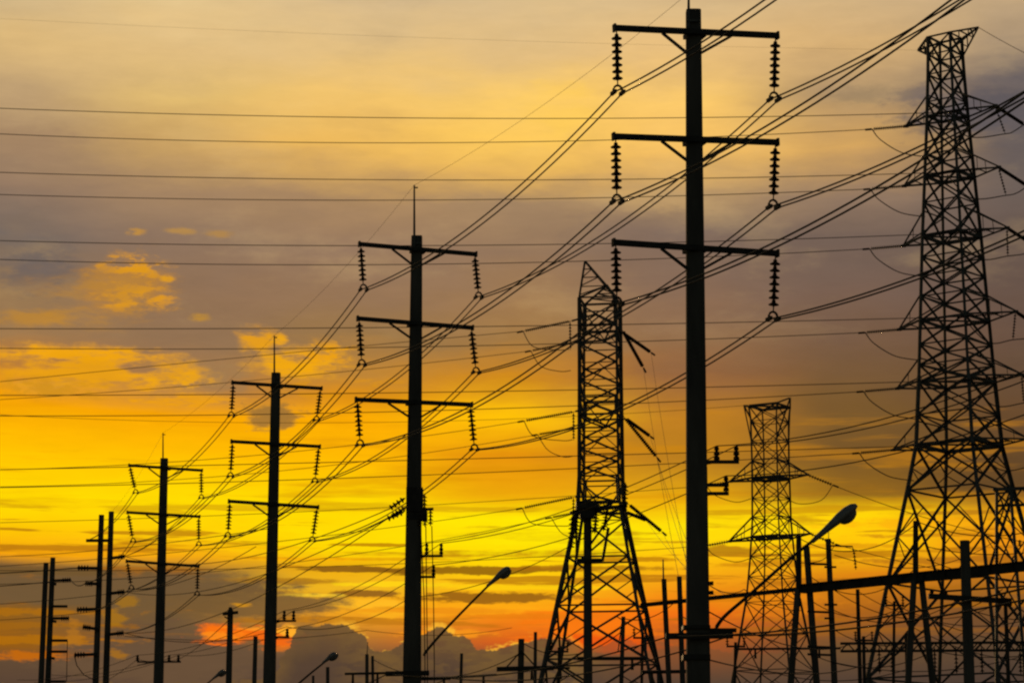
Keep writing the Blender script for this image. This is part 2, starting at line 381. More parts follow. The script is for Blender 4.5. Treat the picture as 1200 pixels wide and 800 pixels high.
# ------------------------------------------------------------------ tall concrete poles of the main line
DEPTH = [66.0, 92.0, 118.0, 144.0]
ARMD = Vector((math.cos(math.radians(17.8)), math.sin(math.radians(17.8)), 0))
HALF = 2.27; DZ = HALF * math.sin(math.radians(17.8))
POLES = [
 dict(x=812.5, xb=816.0, top=13, rod=-8, rodx=807, w0=0.41, w1=0.63, arms=[(720,33,911,42),(719,160,911,167),(719,284,911,297)],
      ins=[(724,108),(907,116),(723,236),(906,242),(723,356),(906,373)],
      lab='largest concrete pole in the foreground with three crossarms and beaded insulators'),
 dict(x=488.5, xb=482.0, top=277, rod=217, rodx=485.5, w0=0.41, w1=0.74, arms=[(421,286,558,298),(419,373,554,384),(417,468,553,474)],
      ins=[(426,339),(561,348),(424,427),(558,436),(422,521),(556,526)],
      lab='second tallest concrete pole with three crossarms and a crowded equipment collar halfway up'),
 dict(x=323.5, xb=315.0, top=437, rod=393, rodx=321.5, w0=0.42, w1=0.62, arms=[(272,448,377,455),(271,517,375,523),(268,587,373,594)],
      ins=[(271,487),(371,492),(270,558),(369,564),(267,628),(366,633)],
      lab='third concrete pole with three crossarms standing beside the glowing orange cloud gap'),
 dict(x=192.5, xb=186.0, top=537, rod=507, rodx=191, w0=0.42, w1=0.60, arms=[(151,545,237,551),(149,600,234,605),(148,657,233,663)],
      ins=[(159,577),(236,583),(156,634),(233,638),(154,689),(231,696)],
      lab='farthest and smallest pole with three crossarms, its left insulators swung inward'),
]
BOT = {}          # insulator bottoms
ROOT = []
RODTOP = []
for i, P in enumerate(POLES):
    Y = DEPTH[i]
    base = at(P['xb'], 800, Y); top = at(P['x'], P['top'], Y); base.z = 0
    root = thing('concrete_pole', base, P['lab'], 'utility pole', 'tall concrete poles carrying the main line')
    ROOT.append(root)
    axis = top - base
    up = ARMD
    b = MB()
    q0 = P['w1'] / 2 * 1.05; q1 = P['w0'] / 2; c = 0.72
    def octo(q): return [(-q, -q*c), (-q*c, -q), (q*c, -q), (q, -q*c), (q, q*c), (q*c, q), (-q*c, q), (-q, q*c)]
    b.prism(base - Vector((0,0,0.3)), top, octo(q0), Vector((0, 1, 0)), octo(q1))
    b.build('shaft', CONC, root)
    # lightning rod and its clamp
    b = MB(); r0 = at(P['rodx'], P['top'] + 22 * 66 / Y, Y - 0.22); r1 = at(P['rodx'], P['rod'], Y - 0.22)
    b.cyl(r0, r1, 0.05, 0.03, 8); b.box(r0 + Vector((0.1, 0, 0.25)), 0.34, 0.1, 0.05); b.cyl(r1 - Vector((0, 0, 0.1)), r1 + Vector((0.14, 0, -0.1)), 0.03, 0.03, 6)
    b.build('lightning_rod', STEEL, root); RODTOP.append(r1)
    for j, (xa, ya, xc, yc) in enumerate(P['arms']):
        A = at(xa, ya, Y - DZ - 0.25); C = at(xc, yc, Y + DZ - 0.25)
        b = MB(); b.bar(A, C, 0.13, 0.15)
        d = (C - A).normalized()
        for e, sg in ((A, -1), (C, 1)): b.box(e, 0.06, 0.19, 0.21, d)
        arm = b.build('crossarm', DARKST, root)
        m = (A + C) / 2; low = at(P['x'] + (P['xb'] - P['x']) * (ya - P['top']) / max(1, 800 - P['top']), (ya + yc) / 2 + 1.35 * ppm(400, Y) * 0.43, Y - 0.25)
        for sg in (-1, 1):
            k = MB(); k.bar(m + d * (sg * HALF * 0.45) - Vector((0, 0, 0.08)), low + d * (sg * 0.2), 0.07, 0.07)
            k.build('brace', DARKST, arm)
        k = MB(); k.box(m + Vector((0, 0.25, 0)), P['w0'] + 0.14, 0.62, 0.12, d); k.build('pole_band', DARKST, arm)
        for s_, tip in ((0, A + d * 0.06), (1, C - d * 0.06)):
            bx, by = P['ins'][j * 2 + s_]
            B = at(bx, by, tip.y)
            e = (B - tip).normalized(); L = (B - tip).length
            t0 = tip - Vector((0, 0, 0.06)); t1 = tip + e * (L - 0.22)
            k = MB(); disc_string(k, t0, t1, 7, 0.148, 0.07)
            st = k.build('insulator_string', PORC, arm, True)
            # horseshoe yoke with a clamp for each of the twin conductors
            k = MB(); ctr = B; pts = []
            for q in range(13):
                gq = math.pi * (q / 12.0) * 1.16 - 0.08 * math.pi
                pts.append(ctr + d * (math.cos(gq) * 0.125) + Vector((0, 0, 0.04 + math.sin(gq) * 0.145)))
            k.tube(pts, 0.034, 6)
            for sg in (-1, 1):
                cpt = ctr + d * (sg * 0.125)
                k.bar(cpt - LINE * 0.17 + Vector((0, 0, -0.02)), cpt + LINE * 0.17 + Vector((0, 0, -0.02)), 0.075, 0.10)
            k.build('conductor_clamp', DARKST, st)
            BOT[(i, j, s_)] = B - Vector((0, 0, 0.03))

# brackets, boxes and risers on the poles
def pin(mb, p, h, r):
    mb.lathe(p, p + Vector((0, 0, h)), [(0, r * .35), (.12, r * .35), (.14, r), (.3, r * .95), (.34, r * .6), (.4, r * .6), (.44, r), (.6, r * .92), (.64, r * .55), (.72, r * .55), (.76, r * .85), (.92, r * .7), (1, r * .3)], 10)
PINTOP = {}
def bracket(i, x0, x1, y, pins, hpx, r=0.075, bars=(0,)):
    Y = DEPTH[i] - 0.1; root = ROOT[i]; b = MB()
    for dy in bars: b.bar(at(x0, y + dy, Y), at(x1, y + dy, Y), 0.09, 0.09)
    b.bar(at(x0, y + 4, Y), at(x0 + 0.45 * (x1 - x0), y + bars[0], Y), 0.05, 0.05)
    o = b.build('bracket', DARKST, root)
    for px_ in pins:
        k = MB(); p = at(px_, y, Y); h = hpx / ppm(y, Y); pin(k, p, h, r)
        k.build('pin_insulator', PORC, o, True); PINTOP.setdefault(i, []).append(p + Vector((0, 0, h)))
bracket(0, 818, 866, 541, (840, 863), 19, 0.085)
bracket(0, 820, 854, 578, (851,), 21, 0.08, (0, -10))
bracket(1, 486, 519, 651, (500, 517), 15, 0.08)
bracket(1, 486, 510, 675.5, (508,), 14, 0.08)
bracket(2, 318, 347, 727, (333, 344), 12, 0.09)
bracket(2, 318, 339, 746, (336.5,), 10, 0.09)
b_y = 775
bracket(3, 161, 212, b_y, (161, 198, 209), 8, 0.1)
def addpart(i, name, mat_, fn, smooth=False):
    b = MB(); fn(b, DEPTH[i]); return b.build(name, mat_, ROOT[i], smooth)
# foreground pole: cable riser box from the bracket down to the ground on its right face
def f(b, Y):
    a = at(823.5, 548, Y); a.y = Y - 0.02; c = Vector((at(826, 800, Y).x + 0.02, Y - 0.02, 0.1)); b.bar(c, a, 0.22, 0.34, Vector((0, 1, 0)))
addpart(0, 'cable_riser', CONC, f)
def f(b, Y): b.bar(at(780, 745, Y - 0.4), at(859, 744, Y - 0.4), 0.11, 0.16); b.bar(at(812, 738, Y + 0.4), at(863, 738, Y + 0.4), 0.10, 0.11)
addpart(0, 'service_crossarm', DARKST, f)
for yy in (683, 694):
    def f(b, Y): b.cyl(at(828, yy, Y), at(836, yy, Y), 0.045, 0.06, 8)
    addpart(0, 'spool_insulator', PORC, f)
def f(b, Y):
    for (yy, hh) in ((770, 6), (735, 4)): b.box(at(815.5, yy, Y), 0.72, 0.72, hh / 44.0)
addpart(0, 'steel_band', DARKST, f)
# second pole: collar with dead-end strings, arresters, down cables
def f(b, Y): b.box(at(486, 586, Y), 0.62, 0.7, 0.9); b.box(at(489, 604, Y), 0.75, 0.62, 0.35); b.bar(at(490, 597, Y - .1), at(508, 596, Y - .1), .1, .1)
addpart(1, 'equipment_collar', DARKST, f)
for (xa, ya, xc, yc) in ((475, 583, 456, 596), (474, 599, 453, 608), (476, 594, 460, 604)):
    def f(b, Y): disc_string(b, at(xa, ya, Y - 0.2), at(xc, yc, Y), 4, 0.12, 0.06)
    addpart(1, 'dead_end_insulator', PORC, f, True)
for (xx, yt, yb) in ((497.5, 578, 598), (491, 600, 618), (498, 599, 617), (504.5, 596, 616)):
    def f(b, Y):
        disc_string(b, at(xx, yt, Y - .25), at(xx, yb, Y - .25), 4, 0.10, 0.08)
    addpart(1, 'surge_arrester', PORC, f, True)
for xx, xe in ((493, 497), (499, 500), (506, 508)):
    def f(b, Y): b.tube([at(xx, 616, Y - .3), at(xe, 700, Y - .3), at(xe + 1, 780, Y - .3), at(xe + 1, 800, Y - .3) * 1.0 + Vector((0, 0, -6.6))], 0.018)
    addpart(1, 'down_cable', CABLE, f)
def f(b, Y): b.bar(at(452, 789, Y - .4), at(503, 788, Y - .4), 0.12, 0.18); b.bar(at(484, 795, Y + .4), at(528, 794, Y + .4), 0.1, 0.12)
addpart(1, 'service_crossarm', DARKST, f)
def f(b, Y): b.bar(at(320, 722, Y), at(323, 722, Y), 0.3, 0.3)
addpart(2, 'steel_band', DARKST, f)

# ------------------------------------------------------------------ double riser poles at the far end of the line
def double_pole(Y, posts, arms_, lab, wpx):
    x0 = sum(p[1] for p in posts) / len(posts)
    base = at(x0, 800, Y); base.z = 0
    root = thing('double_pole', base, lab, 'utility pole', 'paired riser poles at the far left')
    for (xt, xb, yt) in posts:
        b = MB(); t = at(xt, yt, Y); q = at(xb, 800, Y); q = q + (q - t) * (q.z / (t.z - q.z)); 
        b.cyl(q - Vector((0, 0, .3)), t, wpx / ppm(700, Y) / 2 * 1.15, wpx / ppm(700, Y) / 2 * 0.85, 12); b.build('pole_shaft', CONC, root)
    pts = []
    for (xa, ya, xc, yc, ins) in arms_:
        b = MB(); b.bar(at(xa, ya, Y - .3), at(xc, yc, Y - .3), 0.16, 0.20); o = b.build('side_arm', DARKST, root)
        if ins:
            k = MB(); e = at(xc, yc, Y - .3); s0 = at(xc + (xa - xc) * 0.5, yc + (ya - yc) * .5, Y - .3)
            disc_string(k, s0, e, 4, 0.22, 0.03); k.build('post_insulator', PORC, o, True)
        pts.append(at(xc, yc, Y - .3))
    return root, pts
B5, B5P = double_pole(170, [(119, 112, 603), (130.5, 124, 599)],
    [(131,633,101,633,0),(120,665.5,91,665,1),(131,653.5,146,651.5,1),(119,684,100,683,1),(118,713,90,714,1),(117,737,97,734,1),(115,766,87,767,1),(128,695,146,693,1),(127,743,145,741,1)],
    'taller pair of riser poles with short arms on both sides, beside the smallest crossarm pole', 7.5)
A6, A6P = double_pole(196, [(54, 48, 659), (62, 56, 653)],
    [(61,680,83,679,1),(60,684,66,684,0),(60,710,79,710,0),(60,724,81,724,1),(60,727,66,728,0),(59,750,79,750,0),(58,763,79,763,0),(58,770,64,771,0),(57,798,77,798,0)],
    'shorter pair of riser poles with rung-like arms on the right, nearest the left edge', 7)
def f(b): b.tube([at(79, 750, 195.6), at(78.5, 775, 195.6), at(78, 798, 195.6)], .03)
b = MB(); f(b); b.build('tie_rod', CABLE, A6)
b = MB(); b.tube([at(87, 767, 169.6), at(90, 779, 169.6), at(98, 790, 169.6), at(112, 797, 169.6)], .035); b.build('loop_cable', CABLE, B5)

# ------------------------------------------------------------------ conductors of the main line
OFF0 = Vector((8.37, -26.0, 0.0))
NAMES = {(0,0):'upper left',(0,1):'upper right',(1,0):'middle left',(1,1):'middle right',(2,0):'lower left',(2,1):'lower right'}
endL = {(0,0):B5P[0],(1,0):B5P[3],(2,0):B5P[4],(0,1):B5P[2],(1,1):B5P[7],(2,1):B5P[8]}
for (j, s_), nm in NAMES.items():
    b = MB()
    chain = [BOT[(0, j, s_)] + OFF0] + [BOT[(i, j, s_)] for i in range(4)]
    for sg in (-1, 1):
        pts = []
        for k in range(len(chain) - 1):
            sagv = 0.75
            seg = sagline(chain[k], chain[k + 1], sagv, 24)
            pts += seg if not pts else seg[1:]
        pts = [p + ARMD * (0.125 * sg) for p in pts]
        tail = sagline(pts[-1], endL[(j, s_)], 0.5, 16)
        pts += tail[1:]
        b.tube(pts, 0.0225, 6)
    o = b.build('power_line', WIRE, smooth=True)
    tag(o, 'twin conductor hung from the %s insulators of the row of tall concrete poles' % nm, 'power line', 'twin conductors of the main pole line')
b = MB(); chain = [RODTOP[0] + OFF0] + RODTOP + [at(130.5, 600, 170)]
pts = []
for k in range(len(chain) - 1):
    seg = sagline(chain[k], chain[k + 1], 0.35, 24); pts += seg if not pts else seg[1:]
b.tube(pts, 0.0055, 5)
tag(b.build('earth_wire', WIRE, smooth=True), 'thin single earth wire joining the lightning rods on top of the concrete poles', 'power line')

# medium voltage wires on the pin insulators
for q, nm in enumerate(('inner pin insulator of the upper bracket', 'outer pin insulator of the upper bracket', 'single pin insulator of the lower bracket')):
    a = PINTOP[0][q]; chain = [a + OFF0, a, PINTOP[1][q], PINTOP[2][q], PINTOP[3][q], at((20, 60, 40)[q], (796, 790, 799)[q], 172)]
    b = MB(); pts = []
    for k in range(len(chain) - 1):
        seg = sagline(chain[k], chain[k + 1], 0.45 if k else 0.9, 24); pts += seg if not pts else seg[1:]
    b.tube(pts, 0.015, 5)
    tag(b.build('distribution_wire', CABLE, smooth=True), 'wire on the %s of each concrete pole' % nm, 'power line', 'distribution wires on the pole brackets')
for q, ((xa, ya), e, nm) in enumerate((((456, 596), B5P[2], 'topmost'), ((460, 604), B5P[7], 'middle'), ((453, 608), B5P[8], 'lowest'))):
    b = MB(); b.tube(sagline(at(xa, ya, 92), e, 1.2, 40), 0.02, 5)
    tag(b.build('distribution_wire', CABLE, smooth=True), '%s of three wires from the collar of the second tallest pole to the riser pair' % nm, 'power line', 'wires from the equipment collar')

# ------------------------------------------------------------------ lattice towers
def lerp_prof(prof, z):
    for (z0, h0), (z1, h1) in zip(prof, prof[1:]):
        if z0 <= z <= z1: return h0 + (h1 - h0) * (z - z0) / (z1 - z0)
    return prof[0][1] if z < prof[0][0] else prof[-1][1]
def lattice(Y, xref, yref, rot, outer, panels, legw, brw, label, single=False):
    """outer: (photo y, half width in px); panels: photo y of the panel joints; rot: heading of the right-hand face"""
    base = at(xref, yref, Y); base.z = 0
    root = thing('lattice_tower', base, label, 'pylon', 'steel lattice towers')
    ca = math.cos(math.radians(45) - abs(rot + math.atan2(base.x, base.y)))
    prof = []
    for (y, hp) in outer:
        p = at(xref, y, Y); prof.append((max(p.z, 0), hp / ppm(y, Y) / ca / math.sqrt(2)))
    prof.sort()
    if prof[0][0] > 0.01: prof.insert(0, (0, prof[0][1]))
    ax = Vector((math.cos(rot), math.sin(rot), 0)); ay = Vector((-ax.y, ax.x, 0))
    def corner(k, z):
        h = lerp_prof(prof, z); sx_, sy_ = ((1, 1), (-1, 1), (-1, -1), (1, -1))[k]
        return Vector((base.x, base.y, z)) + ax * (h * sx_) + ay * (h * sy_)
    zs = sorted(set([0.0] + [max(0, at(xref, y, Y).z) for y in panels]))
    for k in range(4):
        b = MB()
        bz = sorted(set([z for z, h in prof if z <= zs[-1]] + [zs[-1], 0.0]))
        for z0, z1 in zip(bz, bz[1:]):
            w = legw * (1.0 if z0 < zs[-1] * 0.5 else 0.8)
            b.ang(corner(k, z0), corner(k, z1), w, (Vector((base.x, base.y, 0)) - corner(k, 0)).normalized())
        b.box(Vector((corner(k, 0).x, corner(k, 0).y, 0.15)), 0.9, 0.9, 0.5)
        b.build('leg', STEEL, root)
    for k in range(4):
        b = MB(); k2 = (k + 1) % 4
        for n_, (z0, z1) in enumerate(zip(zs, zs[1:])):
            A0, B0, A1, B1 = corner(k, z0), corner(k2, z0), corner(k, z1), corner(k2, z1)
            wide = (A0 - B0).length
            w = brw * (1.25 if wide > 4.5 else 1.0)
            if single and wide <= 4.5:
                if any(abs((z0 + z1) / 2 - at(xref, yy, Y).z) < 0.75 for yy in (368, 478, 574)):
                    if k % 2: b.ang(A0, B1, w)
                    b.ang(A0.lerp(B0, .04), A1.lerp(B1, .04), w)
                    b.ang(B0.lerp(A0, .04), B1.lerp(A1, .04), w)
                    b.ang(A1, B1, w); b.ang(A0, B0, w)
                    continue
                if (n_ + k) % 2: b.ang(A0, B1, w * 1.2)
                else: b.ang(B0, A1, w * 1.2)
                b.ang(A1, B1, brw * .6)
                if n_ % 2: b.ang(A1.lerp(B1, .5), (A0 if (n_ + k) % 2 == 0 else B0), brw * .55)
                continue
            b.ang(A0, B1, w); b.ang(B0 + (Vector((base.x, base.y, B0.z)) - B0).normalized() * 0.05, A1 + (Vector((base.x, base.y, A1.z)) - A1).normalized() * 0.05, w)
            if wide > 4.5:   # redundant members of the wide lower panels
                Mx = (A0 * (B1 - A1).length + B1 * (A0 - B0).length) / ((B1 - A1).length + (A0 - B0).length)
                for E0, E1 in ((A0, A1), (B0, B1)):
                    mid = E0.lerp(E1, 0.5); b.ang(mid, E0.lerp(Mx, 0.5), brw * .6); b.ang(mid, E1.lerp(Mx, 0.5), brw * .6)
                b.ang(A1, B1, brw)
            else:
                b.ang(A1, B1, brw * 0.8)
        b.build('bracing', STEEL, root)
    return root, corner, ax, ay, base, zs, prof
def tower_arm(root, corner, ks, zb, zt, tip, w, lac=2):
    """pyramid crossarm from two legs ks to a tip; zb bottom chord height, zt where the ties meet the legs"""
    b = MB()
    A, B = corner(ks[0], zb), corner(ks[1], zb); C, D = corner(ks[0], zt), corner(ks[1], zt)
    for p in (A, B): b.ang(p, tip, w)
    for p in (C, D): b.ang(p, tip + Vector((0, 0, 0.06)), w * .7)
    for k in range(1, lac + 1):
        t = k / (lac + 1)
        a, c = A.lerp(tip, t), B.lerp(tip, t)
        b.ang(a, c, w * .5)
        u, v = C.lerp(tip, t), D.lerp(tip, t); b.ang(u, a, w * .4); b.ang(v, c, w * .4)
    b.ang(A, B, w); b.ang(C, D, w * .6)
    b.box(tip, .3, .3, .14)
    return b.build('crossarm', STEEL, root)
def ring(b, corner, z, w, cross=True):
    for k in range(4): b.ang(corner(k, z), corner((k + 1) % 4, z), w)
    if cross: b.ang(corner(0, z), corner(2, z), w * .7); b.ang(corner(1, z), corner(3, z), w * .7)

ROT1 = -math.radians(39)
T1Y = 152.0
T1, c1, ax1, ay1, base1, zs1, pf1 = lattice(T1Y, 1131, 720, ROT1,
    [(44,19.5),(66,20),(90,21),(150,24.5),(280,34),(442,43.5),(522,49.5),(573,61),(800,116),(1000,164)],
    [44,65,88,120,146,182,206,238,276,302,324,348,376,404,428,448,486,523,575,684,795,900], 0.22, 0.11,
    'huge lattice tower at the right edge with six tiers of crossarms and a horned top')
ARM1 = [((1166,124),(1062,148),112),((1170,196),(1060,218),180),((1180,267),(1059,288),248),((1190,365),(1054,386),345),((1197,439),(1052,455),420),((1204,514),(1047,527),494)]
T1R, T1L = [], []
for (rt, lt, ty) in ARM1:
    b = MB(); z = at(1120, (rt[1] + lt[1]) / 2 + 0.5, T1Y).z
    ring(b, c1, z, 0.15); b.build('diaphragm', STEEL, T1)
for (rt, lt, ty) in ARM1:
    z = at(1120, (rt[1] + lt[1]) / 2, T1Y).z; zt = at(1120, ty, T1Y).z
    cx = base1.x
    dxr = at(rt[0], rt[1], T1Y).x - cx
    # arm tips lie along the tower's own arm axis: near on the right, far on the left
    Rr = dxr / ax1.x; tipR = Vector((base1.x, base1.y, 0)) + ax1 * Rr; tipR = at(rt[0], rt[1], tipR.y)
    Rl = (at(lt[0], lt[1], T1Y).x - cx) / ax1.x; tipL = Vector((base1.x, base1.y, 0)) + ax1 * Rl; tipL = at(lt[0], lt[1], tipL.y)
    aR = tower_arm(T1, c1, (0, 3), z, zt, tipR, 0.115, 1); aL = tower_arm(T1, c1, (1, 2), z, zt, tipL, 0.115, 1)
    T1R.append((tipR, aR)); T1L.append((tipL, aL))
# horned top
for tip_px, ks, in (((1146,32),(0,3)), ((1076,59),(1,2))):
    d = ax1 * ((at(tip_px[0], tip_px[1], T1Y).x - base1.x) / ax1.x)
    tip = at(tip_px[0], tip_px[1], base1.y + d.y)
    b = MB(); zt = zs1[-1]; zm = at(1115, 65, T1Y).z
    for k in ks: b.ang(c1(k, zt), tip, .12); b.ang(c1(k, zm), tip, .12)
    for k in (0, 1, 2, 3): b.ang(c1(k, zt), c1((k + 1) % 4, zt), .12)
    for t in (.33, .66):
        P_ = [c1(ks[0], zt).lerp(tip, t), c1(ks[1], zt).lerp(tip, t), c1(ks[1], zm).lerp(tip, t), c1(ks[0], zm).lerp(tip, t)]
        for q in range(4): b.ang(P_[q], P_[(q + 1) % 4], .07)
    b.build('earth_wire_horn', STEEL, T1)
def strain(parent, a, b_, n=16, r=0.13):
    k = MB(); disc_string(k, a, b_, n, r, 0.05)
    k.bar(b_ + (b_ - a).normalized() * 0.02, b_ + (b_ - a).normalized() * 0.45, 0.07, 0.12)
    return k.build('tension_insulator', PORC, parent, True)
def jumper(parent, pts, r=0.035):
    k = MB(); n = len(pts); out_ = []
    P = [pts[0]] + list(pts) + [pts[-1]]
    for i in range(1, n):
        for t in range(8):
            u = t / 8.0; p0, p1, p2, p3 = P[i - 1], P[i], P[i + 1], P[i + 2]
            out_.append(0.5 * ((2 * p1) + (p2 - p0) * u + (2 * p0 - 5 * p1 + 4 * p2 - p3) * u * u + (-p0 + 3 * p1 - 3 * p2 + p3) * u ** 3))
    out_.append(pts[-1]); k.tube(out_, r, 6)
    return k.build('jumper_wire', WIRE, parent, True)
def horiz_line(a, targets, r, label, group, name='power_line'):
    b = MB(); b.tube(targets, r, 5)
    return tag(b.build(name, WIRE, smooth=True), label, 'power line', group)
def fit_wire(p_start, yA, xm, ym, xe=-700, Y=None, Y2=None):
    """wire from p_start leftwards passing photo heights yA at x=0 and ym at xm, at its own ground distance"""
    Y = Y or p_start.y; Y2 = Y2 or Y
    a = p_start; q0 = at(0, yA, Y2); qm = at(xm, ym, (Y * 0.5 + Y2 * 0.5))
    # parabola through the three in terms of x
    xs = [a.x, qm.x, q0.x]; zs = [a.z, qm.z, q0.z]
    def ev(x):
        r = 0
        for i in range(3):
            t = zs[i]
            for j in range(3):
                if i != j: t *= (x - xs[j]) / (xs[i] - xs[j])
            r += t
        return r
    xend = at(xe, 400, Y2).x; pts = []
    for k in range(61):
        x = a.x + (xend - a.x) * k / 60
        yy = a.y + (Y2 - a.y) * (x - a.x) / (q0.x - a.x)
        pts.append(Vector((x, yy, ev(x))))
    return pts
TIER = ['topmost', 'second', 'third', 'fourth', 'fifth', 'lowest']
LEFT1 = [ (157,600,166.5), (228,600,233.5), (304,600,308), (408,600,404), (487,600,478), (571,600,552) ]
NEAR1 = [ (127,600,139), (202,600,211), (282,600,287), (385,600,382), (463,600,458), (550,600,536) ]
for k in range(6):
    tip, arm = T1L[k]
    tx, ty = ARM1[k][1]
    e = at(tx - 40, ty + 3.5, tip.y); strain(arm, tip, e, 17, 0.125)
    jumper(arm, [e, at(tx - 30, ty + 16, tip.y), at(tx - 5, ty + 31, tip.y - 1), at(tx + 24, ty + 36, tip.y - 2)])
    yA, xm, ym = LEFT1[k]
    horiz_line(e, fit_wire(e, yA, xm, ym), 0.026, 'long wire running left across the sky from the %s left crossarm of the horned tower' % TIER[k], 'long wires from the huge tower')
    tip, arm = T1R[k]; tx, ty = ARM1[k][0]
    # near circuit: the wire leaves behind the body at the right arm's own distance
    s0 = at(tx - 18, ty + 2, tip.y)
    e = at(tx - 60, ty + (4 if k else 6) + 2, tip.y); strain(arm, s0, e, 17, 0.10)
    yA, xm, ym = NEAR1[k]
    horiz_line(e, fit_wire(e, yA, xm, ym), 0.026, 'long wire running left across the sky from the %s right crossarm of the horned tower' % TIER[k], 'long wires from the huge tower')
    e2 = at(tx + 34, ty + 22, tip.y + 2); strain(arm, tip, e2, 20, 0.12)
    k2 = MB(); h0 = tip; h1 = at(tx + (12, 9, 1, -3, 3, 2)[k], ty + 33, tip.y); disc_string(k2, h0, h1, 8, 0.09, 0.08); k2.build('jumper_post', PORC, arm, True)
    jumper(arm, [at(tx - 60, ty + 9, tip.y), at(tx - 32, ty + 36, tip.y), h1, at(tx + 22, ty + 30, tip.y + 1), e2])
    b = MB(); b.tube(sagline(e2, at(tx + 330, ty + 90 + 10 * k, tip.y + 6), 0.8, 20), 0.04, 5)
    tag(b.build('power_line', WIRE, smooth=True), 'short wire from the %s right crossarm of the horned tower to the right edge' % TIER[k], 'power line', 'wires leaving the picture at the right edge')
h = at(1146, 32, T1Y - 1.3)
b = MB(); b.tube(sagline(h, at(1420, 130, T1Y + 6), 1.0, 24), 0.02, 5)
tag(b.build('earth_wire', WIRE, smooth=True), 'thin earth wire falling to the right edge from the right horn of the huge tower', 'power line')
h = at(1076, 59, T1Y + 1.3)
b = MB(); b.tube(fit_wire(h, 22, 600, 48), 0.005, 5)
tag(b.build('earth_wire', WIRE, smooth=True), 'faint earth wire running left from the left horn of the huge tower', 'power line')

# ---- middle tower: arms point towards and away from the viewer
T2Y = 175.0; ROT2 = -math.radians(10)
T2, c2, ax2, ay2, base2, zs2, pf2 = lattice(T2Y, 706, 780, ROT2,
    [(352,24),(440,24.3),(560,25.5),(600,28),(670,43),(800,71),(1000,114)],
    [352,384,406,428,448,468,488,508,528,544,560,590,606,655,712,775,860], 0.25, 0.12,
    'middle lattice tower with a pointed peak and dark strain insulators slanting off both sides', True)
TILT = math.radians(6)
nd2 = Vector((-math.sin(TILT), -math.cos(TILT), 0)); L2a = 4.8
for y in (385, 488, 590):
    b = MB(); ring(b, c2, at(705, y, T2Y).z, 0.13, False); b.build('diaphragm', STEEL, T2)
T2N, T2F = [], []
for k, (y, ty) in enumerate(((384, 360), (488, 466), (592, 566))):
    z = at(705, y, T2Y).z; zt = at(705, ty, T2Y).z
    ctr = Vector((base2.x, base2.y, z))
    tn = ctr + nd2 * L2a; tf = ctr - nd2 * L2a
    # legs 2,3 face the viewer, 0,1 face away
    T2N.append((tn, tower_arm(T2, c2, (2, 3), z, zt, tn, 0.14, 0))); T2F.append((tf, tower_arm(T2, c2, (0, 1), z, zt, tf, 0.14, 0)))
for tip_px, dd, ks in (((685.5, 306), 1.5, (2, 3)), ((712, 334), -2.2, (0, 1))):
    tip = at(tip_px[0], tip_px[1], base2.y - dd); b = MB(); zt = zs2[-1]; zm = at(705, 374, T2Y).z
    for k in ks: b.ang(c2(k, zt), tip, .15)
    b.ang(c2(0, zt), tip, .12); b.ang(c2(2, zt), tip, .12)
    for t in (.3, .55, .78): b.ang(c2(ks[0], zt).lerp(tip, t), c2(ks[1], zt).lerp(tip, t), .08); b.ang(c2(ks[0], zt).lerp(tip, t - .22), c2(ks[1], zt).lerp(tip, t), .08)
    b.build('earth_wire_peak', STEEL, T2)
T2W = [ # left-hand strings: (start px, end px, wire y at x=0, xm, ym), near then far of each tier
 [((668,376),(613,388),447,280,419),((670,401),(622,411),468,280,447)],
 [((672,482),(614,493),550,280,535),((674,501),(630,509),570,280,556)],
 [((672,582),(612,595),663,300,637),((690,597),(646,606),684,300,664)]]
SIDE = ['nearer', 'farther']
for k in range(3):
    for q in range(2):
        tip, arm = (T2N, T2F)[q][k]
        (a, e, y0, xm, ym) = T2W[k][q]
        # a link plate reaches the string from the arm tip
        s0 = at(a[0] + 2, a[1], tip.y); kk = MB(); kk.bar(tip, s0, .12, .12); kk.build('link_plate', STEEL, arm)
        e0 = at(e[0], e[1], tip.y + (0.5 if q else -0.5)); strain(arm, s0, e0, 22, 0.125)
        jumper(arm, [e0, at(e[0] + 12, e[1] + 18, tip.y), at(a[0] - 14, a[1] + 34, tip.y), at(a[0] - 1, a[1] + 33, tip.y)], 0.03)
        horiz_line(e0, fit_wire(e0, y0, xm, ym), 0.022, 'faint wire sloping down left from the %s %s crossarm of the pointed middle tower' % (('upper','middle','lower')[k], SIDE[q]), 'wires left of the middle tower')
        if q == 0:
            kk = MB(); disc_string(kk, at(a[0], a[1], tip.y), at(a[0] + .3, a[1] + 34, tip.y), 8, .11, .06); kk.build('jumper_post', PORC, arm, True)
        # right-hand strings falling towards the substation gantry
        (ra, re) = [[((729,386),(754,431)),((730,390),(763,413))],[((731,488),(770,536)),((733,490),(762,511))],[((736,590),(776,623)),((734,600),(757,609))]][k][q]
        r0 = at(ra[0], ra[1], tip.y); kk = MB(); kk.bar(tip, r0, .12, .12); kk.build('link_plate', STEEL, arm)
        r1 = at(re[0], re[1], tip.y - 2.0); strain(arm, r0, r1, 20, 0.14)
        ge = at(800 + 22 * k + 12 * q, 700, 112)
        b = MB(); b.tube(sagline(r1, ge, 0.6, 24), 0.011, 5)
        tag(b.build('power_line', WIRE, smooth=True), 'steep wire dropping right from the %s %s crossarm of the pointed middle tower' % (('upper','middle','lower')[k], SIDE[q]), 'power line', 'wires dropping to the substation')

